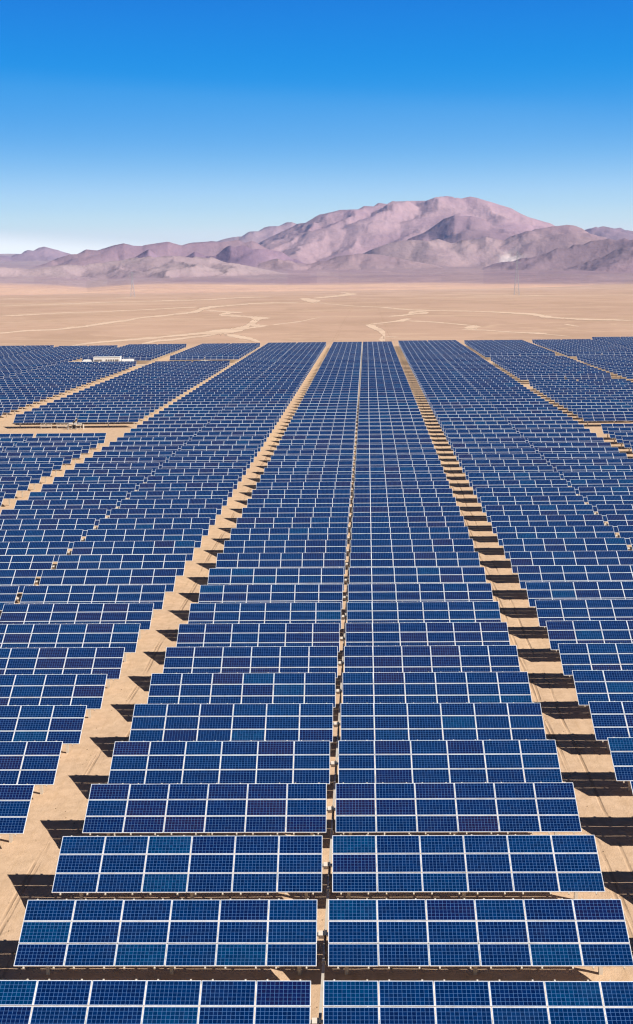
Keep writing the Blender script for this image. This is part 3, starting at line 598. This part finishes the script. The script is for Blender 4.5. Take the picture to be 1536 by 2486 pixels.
def put_tracker(s_, i):
    r_ = random.Random(hash((s_['key'] != '', s_['n'], round(s_['x']))) & 0xffff)
    jz = r_.uniform(-.035, .03); bias = r_.choice((9, 12, 14, 15, 17, 18))
    lab = 'blue solar tracker %s, %s row from the front' % (s_['words'], ordinal(s_['ord']))
    if id(s_) in detail:
        root = bpy.data.objects.new('solar_tracker', None); COL.objects.link(root); root.empty_display_size = .5
        root.location = (s_['x'], s_['y'], jz)
        link('torque_tube', tube_mesh, root); link('drive_housing', drive_mesh, root); link('drive_arm', lever_mesh, root)
        for x in posts_x(): link('post', post_mesh, root, (x, 0, 0))
        for sd in (-1, 1):
            tb = link('panel_table', rail_mesh[sd], root)
            for c in range(6):
                for rw in (-1, 0, 1):
                    p = link('solar_panel', panel_meshes[int(min(27, max(0, r_.gauss(bias, 6.5))))], tb, T(sd*(HG+MW*(c+.5))+r_.uniform(-.002, .002), rw*MH, r_.uniform(-.004, .004)))
                    p.rotation_euler = (TILT+r_.uniform(-.003, .003), r_.uniform(-.002, .002), 0)
    else:
        root = link('solar_tracker', whole_meshes[r_.randrange(10)], None, (s_['x'], s_['y'], jz))
    root.rotation_euler = (r_.uniform(-.004, .004), r_.uniform(-.0012, .0012), r_.uniform(-.0012, .0012))
    tag(root, lab, 'solar tracker', GROUP)
for i, s_ in enumerate(indiv): put_tracker(s_, i)

def merged(name, items, mats):
    """replicate tracker geometry into one mesh"""
    Vs = []; Fv = []; Ms = []; UVf = []; Tn = []; off = 0
    base_np = [(np.array(b.v), b) for b in whole_mb]
    me = bpy.data.meshes.new(name)
    allv = []; loops = []; ls = []; mi = []; tones = []; uvs_ = []; lp = 0
    packs = []
    for v, b in base_np:
        assert all(len(f_) == 4 for f_ in b.f)
        F = np.array(b.f); u_ = np.zeros((len(b.f), 4, 2)); tn_ = np.zeros(len(b.f))
        for k in b.uv: u_[k] = ((0,0),(1,0),(1,1),(0,1))
        for k, v2 in b.tone.items(): tn_[k] = v2
        packs.append((v, F, np.array(b.m), u_, tn_))
    for i, s_ in enumerate(items):
        v, F, m_, u_, tn_ = packs[i*7 % len(packs)]
        allv.append(v+np.array((s_['x'], s_['y'], 0))); loops.append(F+off); off += len(v); mi.append(m_); uvs_.append(u_); tones.append(tn_)
    Vn = np.concatenate(allv); Fn = np.concatenate(loops)
    me.vertices.add(len(Vn)); me.vertices.foreach_set('co', Vn.reshape(-1).astype('f'))
    me.loops.add(Fn.size); me.loops.foreach_set('vertex_index', Fn.reshape(-1).astype('i'))
    me.polygons.add(len(Fn)); me.polygons.foreach_set('loop_start', np.arange(len(Fn), dtype='i')*4); me.update(calc_edges=True)
    for q in mats: me.materials.append(q)
    me.polygons.foreach_set('material_index', np.concatenate(mi).astype('i'))
    ul = me.uv_layers.new(name='UVMap'); ul.data.foreach_set('uv', np.concatenate(uvs_).reshape(-1).astype('f'))
    at = me.attributes.new('tone', 'FLOAT', 'FACE'); at.data.foreach_set('value', np.concatenate(tones).astype('f'))
    me.update()
    return link(name, me)
o = merged('distant_solar_trackers', rest, WM)
tag(o, 'blue mass of the smallest farthest solar trackers towards the plain', 'solar trackers', kind='stuff')

# push rods that link the rows of a block, running low under the central gap of each block
def rod(fx, n0, n1, label):
    b = MB(); y0 = Y0+n0*PITCHR-4; y1 = Y0+n1*PITCHR
    b.bar((XC+SK*y0+fx+.04+.02, y0, .62), (XC+SK*y1+fx+.04+.02, y1, .62), .11)
    o_ = b.build('drive_rod', [M_steel])
    for n in range(n0, min(n1, n0+60)+1):
        y = Y0+n*PITCHR-1.51*ct
        c = MB(); x = XC+SK*y+fx+.06; c.box(x-.075, x+.075, y-.2, y-.04, .54, .70); c.build('clamp', [M_white], o_)
    tag(o_, label, 'drive rod', 'drive rods linking the tracker rows')
rod(0, -1, 80, 'long thin steel drive rod in the narrow gap down the middle block')
rod(-27.10, -1, 80, 'thin steel drive rod in the gap through the block just left of middle')
rod(27.10, -1, 80, 'thin steel drive rod in the gap through the block just right of middle')

# drive motors with their cabinets at the front of the outer blocks
def motor(x, y, label):
    root = bpy.data.objects.new('drive_motor', None); COL.objects.link(root); root.location = (x, y, 0)
    b = MB()
    for dx in (-1.0, -.3, .5, 1.3):
        b.bar((dx, -.5, 0), (dx, .5, .9), .09); b.bar((dx, .5, 0), (dx, -.5, .9), .09)
    b.bar((-1.1, -.5, .9), (1.4, -.5, .9), .08); b.bar((-1.1, .5, .9), (1.4, .5, .9), .08); b.bar((-1.1, 0, .05), (1.4, 0, .05), .1)
    b.build('support_frame', [M_steel], root)
    b = MB(); b.cyl((-.9, -.1, 1.05), (-.1, -.1, 1.05), .19); b.cyl((-.1, -.1, 1.05), (.15, -.1, 1.05), .11); b.build('motor', [M_cream], root)
    b = MB(); b.box(.15, .55, -.3, .2, .85, 1.25); b.build('gearbox', [M_tube], root)
    b = MB(); b.cyl((.8, -.2, .95), (1.6, -.25, 1.0), .16); b.cyl((1.9, -.2, .0), (1.9, -.2, .95), .14); b.build('actuator', [M_steel], root)
    b = MB(); b.box(-.25, .25, .35, .6, .1, 1.5); b.build('control_cabinet', [M_dark], root)
    tag(root, label, 'drive motor', 'drive motors at the front of the outer blocks')
def cable_rack(x, y, label):
    b = MB()
    for x0 in (-6.6, -3.5):
        for z in (.45, .95): b.bar((x+x0, y, z), (x+x0+2.2, y, z), .07)
        for k in range(6):
            xa = x+x0+k*.38; b.bar((xa, y, .45 if k % 2 else .95), (xa+.38, y, .95 if k % 2 else .45), .06)
        b.bar((x+x0+.1, y, 0), (x+x0+.1, y, .95), .08); b.bar((x+x0+2.1, y, 0), (x+x0+2.1, y, .95), .08)
    o_ = b.build('cable_rack', [M_steel]); tag(o_, label, 'cable rack')
WD = {'L2': 'second block left of middle', 'R2': 'second block right of middle', 'L3': 'third block left of middle', 'R3': 'third block right of middle', 'R4': 'fourth block right of middle'}
for key, fx, segs, words in BLOCKS:
    if key not in WD: continue
    for k, (a, b, off) in enumerate(segs):
        if a < 30 : continue
        y = Y0+(a+off)*PITCHR-4.1; x = XC+SK*y+fx; p = pxof(x, y, 1)
        if not (0 < p[0] < 1536): continue
        far_ = {0: 'near', 1: 'near', 2: 'far', 3: 'farthest'}[k] if key[0] == 'R' else {0: 'near', 1: 'near', 2: 'far'}[k]
        motor(x, y, 'pale drive motor on a frame, %s cross lane, %s' % (far_, WD[key]))
        if key == 'L2' and k == 1: cable_rack(x, y+.9, 'low steel lattice rack under the front row of the second block left')

# inverter station in the far left cross lane
def at(fx, y): return XC+SK*y+fx
SY = 430.0
root = bpy.data.objects.new('inverter_station', None); COL.objects.link(root); root.location = (at(-85.4, SY), SY, 0)
b = MB(); b.box(-4.5, 4.5, -1.3, 1.3, .35, 3.05); b.box(-4.3, 4.3, -1.2, 1.2, 0, .35); b.build('body', [M_white], root)
b = MB(); b.box(-4.6, 4.6, -1.4, 1.4, 3.05, 3.2); b.build('roof', [M_roof], root)
for k, x in enumerate([-3.9, -3.25, -2.6, -1.95, -.9, -.1, .7, 1.5, 2.3, 3.1, 3.7]):
    if k in (4,): continue
    b = MB()
    b.box(x-.25, x+.25, -1.335, -1.302, 1.75, 2.35)
    for q in range(4): b.box(x-.25, x+.25, -1.36, -1.336, 1.80+q*.14, 1.84+q*.14)
    b.build('vent', [M_vent], root)
for x in (-1.2, 1.1): b = MB(); b.box(x-.45, x+.45, -1.33, -1.302, .45, 1.6); b.build('door', [M_roof], root)
tag(root, 'long white inverter station with a row of dark vents, far left among the panels', 'inverter station')
def hut(fx, wdt, hgt_, label, slope):
    root = bpy.data.objects.new('transformer_housing', None); COL.objects.link(root); root.location = (at(fx, SY), SY, 0)
    b = MB(); b.box(-wdt/2, wdt/2, -1.0, 1.0, 0, hgt_*.62); b.build('body', [M_white], root)
    b = MB(); h0, h1 = (hgt_*.62+.003, hgt_)
    zl, zr = (h0+.15, h1) if slope > 0 else (h1, h1*.97)
    v = [(-wdt/2-.05, -1.1, h0), (wdt/2+.05, -1.1, h0), (wdt/2+.05, 1.1, h0), (-wdt/2-.05, 1.1, h0), (-wdt/2-.05+(.9 if slope > 0 else .2), -.9, h1), (wdt/2, -.9, h1), (wdt/2, .9, h1), (-wdt/2-.05+(.9 if slope > 0 else .2), .9, h1)]
    b.v = v; b.f = [(0,3,2,1),(4,5,6,7),(0,1,5,4),(1,2,6,5),(2,3,7,6),(3,0,4,7)]; b.m = [0]*6; b.build('roof', [M_roof], root)
    b = MB(); b.box(wdt/2-.9, wdt/2-.3, -1.03, -1.002, .1, hgt_*.55); b.build('door', [M_vent], root)
    tag(root, label, 'transformer')
hut(-92.3, 3.6, 2.3, 'low white transformer housing with a sloping top left of the station', 1)
hut(-78.6, 3.7, 2.4, 'low white transformer housing right of the long inverter station', 0)
root = bpy.data.objects.new('sand_berm_rack', None)
bpy.data.objects.remove(root)
b = MB()
for k in range(5): b.bar((at(-97.2, SY)+k*.6, SY-.6, .0), (at(-97.2, SY)+k*.6, SY+.6, 1.9-.1*k), .12)
for z in (.6, 1.2, 1.8): b.bar((at(-97.4, SY), SY, z), (at(-94.6, SY), SY, z), .14)
o = b.build('metal_rack', [M_steel]); tag(o, 'tan open metal rack at the left end of the white station', 'rack')
# kerb-like concrete cable trench covers in the cross lanes, right of the station
for fx, y in ((-74.6, 432), (-74.6, 428.5)):
    b = MB(); x = at(fx, y); b.box(x-4.2, x+3.2, y-.3, y+.3, -.1, .25)
    o = b.build('cable_trench_cover', [M_steel]); tag(o, 'low tan cable trench cover right of the station, %s one' % ('farther' if y > 430 else 'nearer'), 'trench cover')

# lattice transmission towers out on the plain
def tower(x, y, h, label):
    root = bpy.data.objects.new('transmission_tower', None); COL.objects.link(root); root.location = (x, y, 0)
    b = MB(); B = 7.0
    def wd(z): return B*(1-z/(h*.72))*.5+.9 if z < h*.72 else .9
    lv = [0, .12, .23, .33, .42, .5, .57, .63, .68, .72, .78, .84, .9, .96, 1]
    for k in range(len(lv)-1):
        z0, z1 = lv[k]*h, lv[k+1]*h; a, c = wd(z0), wd(z1)
        A = [(-a,-a,z0),(a,-a,z0),(a,a,z0),(-a,a,z0)]; Cc = [(-c,-c,z1),(c,-c,z1),(c,c,z1),(-c,c,z1)]
        for i in range(4):
            j = (i+1) % 4
            b.bar(A[i], Cc[i], .24); b.bar(A[i], Cc[j], .12); b.bar(A[j], Cc[i], .12); b.bar(Cc[i], Cc[j], .12)
    b.build('lattice_mast', [M_pylon], root)
    for z in (.74, .84, .94):
        c = MB(); L_ = 8.5 if z == .84 else 7
        for s_ in (-1, 1):
            c.bar((s_*.9, -.9, z*h), (s_*L_, 0, z*h+.6), .25); c.bar((s_*.9, .9, z*h), (s_*L_, 0, z*h+.6), .25); c.bar((s_*.9, 0, z*h+2.4), (s_*L_, 0, z*h+.6), .25)
        c.build('crossarm', [M_pylon], root)
    tag(root, label, 'transmission tower', 'lattice towers on the plain')
tower(300.95, 2244.6, 74, 'tall grey lattice transmission tower standing out on the right of the plain')
tower(-439.4, 2702, 50, 'fainter grey lattice transmission tower standing far out on the left of the plain')

# pebbles and clods on the service lanes
b = MB(); r_ = random.Random(5)
for i in range(900):
    lane = r_.choice((-13.55, 13.55, -13.55, 13.55, 0)); y = 32+(r_.random()**1.4)*120
    x = at(lane, y)+r_.uniform(-1.6, 1.6)*(1 if lane else .12); s_ = .012+.05*r_.random()**3
    z = float(relief(np.array([x]), np.array([y]))[0])
    k = len(b.v); top = (x+r_.uniform(-.3, .3)*s_, y+r_.uniform(-.3, .3)*s_, z+s_*r_.uniform(.5, .9))
    n = 6
    for q in range(n):
        an = 2*math.pi*q/n+r_.uniform(-.3, .3); rd_ = s_*r_.uniform(.7, 1.15); b.v.append((x+rd_*math.cos(an), y+rd_*math.sin(an), z-.01))
    for q in range(n):
        an = 2*math.pi*q/n+r_.uniform(-.3, .3); rd_ = s_*r_.uniform(.5, .8); b.v.append((x+rd_*math.cos(an), y+rd_*math.sin(an), z+s_*.45))
    b.v.append(top)
    for q in range(n):
        j = (q+1) % n; b.f.append((k+q, k+j, k+n+j, k+n+q)); b.m.append(0); b.f.append((k+n+q, k+n+j, k+2*n)); b.m.append(0)
M_peb = mat('pebble', (.30, .21, .13), .9, 0, .2)
o = b.build('pebbles', [M_peb]); tag(o, 'small brown pebbles and clods scattered on the sandy lanes', 'pebbles', kind='stuff')

# ------------------------------------------------------------------ air
HAZE = 1
if HAZE:
    b = MB(); b.box(-14000, 14000, -4000, 21500, -40, 985)
    M_h = bpy.data.materials.new('haze'); M_h.use_nodes = True; q = M_h.node_tree; q.nodes.clear()
    out = q.nodes.new('ShaderNodeOutputMaterial'); pv = q.nodes.new('ShaderNodeVolumePrincipled')
    pv.inputs['Color'].default_value = (.12, .43, 1.0, 1); pv.inputs['Density'].default_value = 2.0e-5; pv.inputs['Anisotropy'].default_value = 0.0
    q.links.new(pv.outputs[0], out.inputs['Volume'])
    o = b.build('haze', [M_h]); tag(o, kind='stuff')
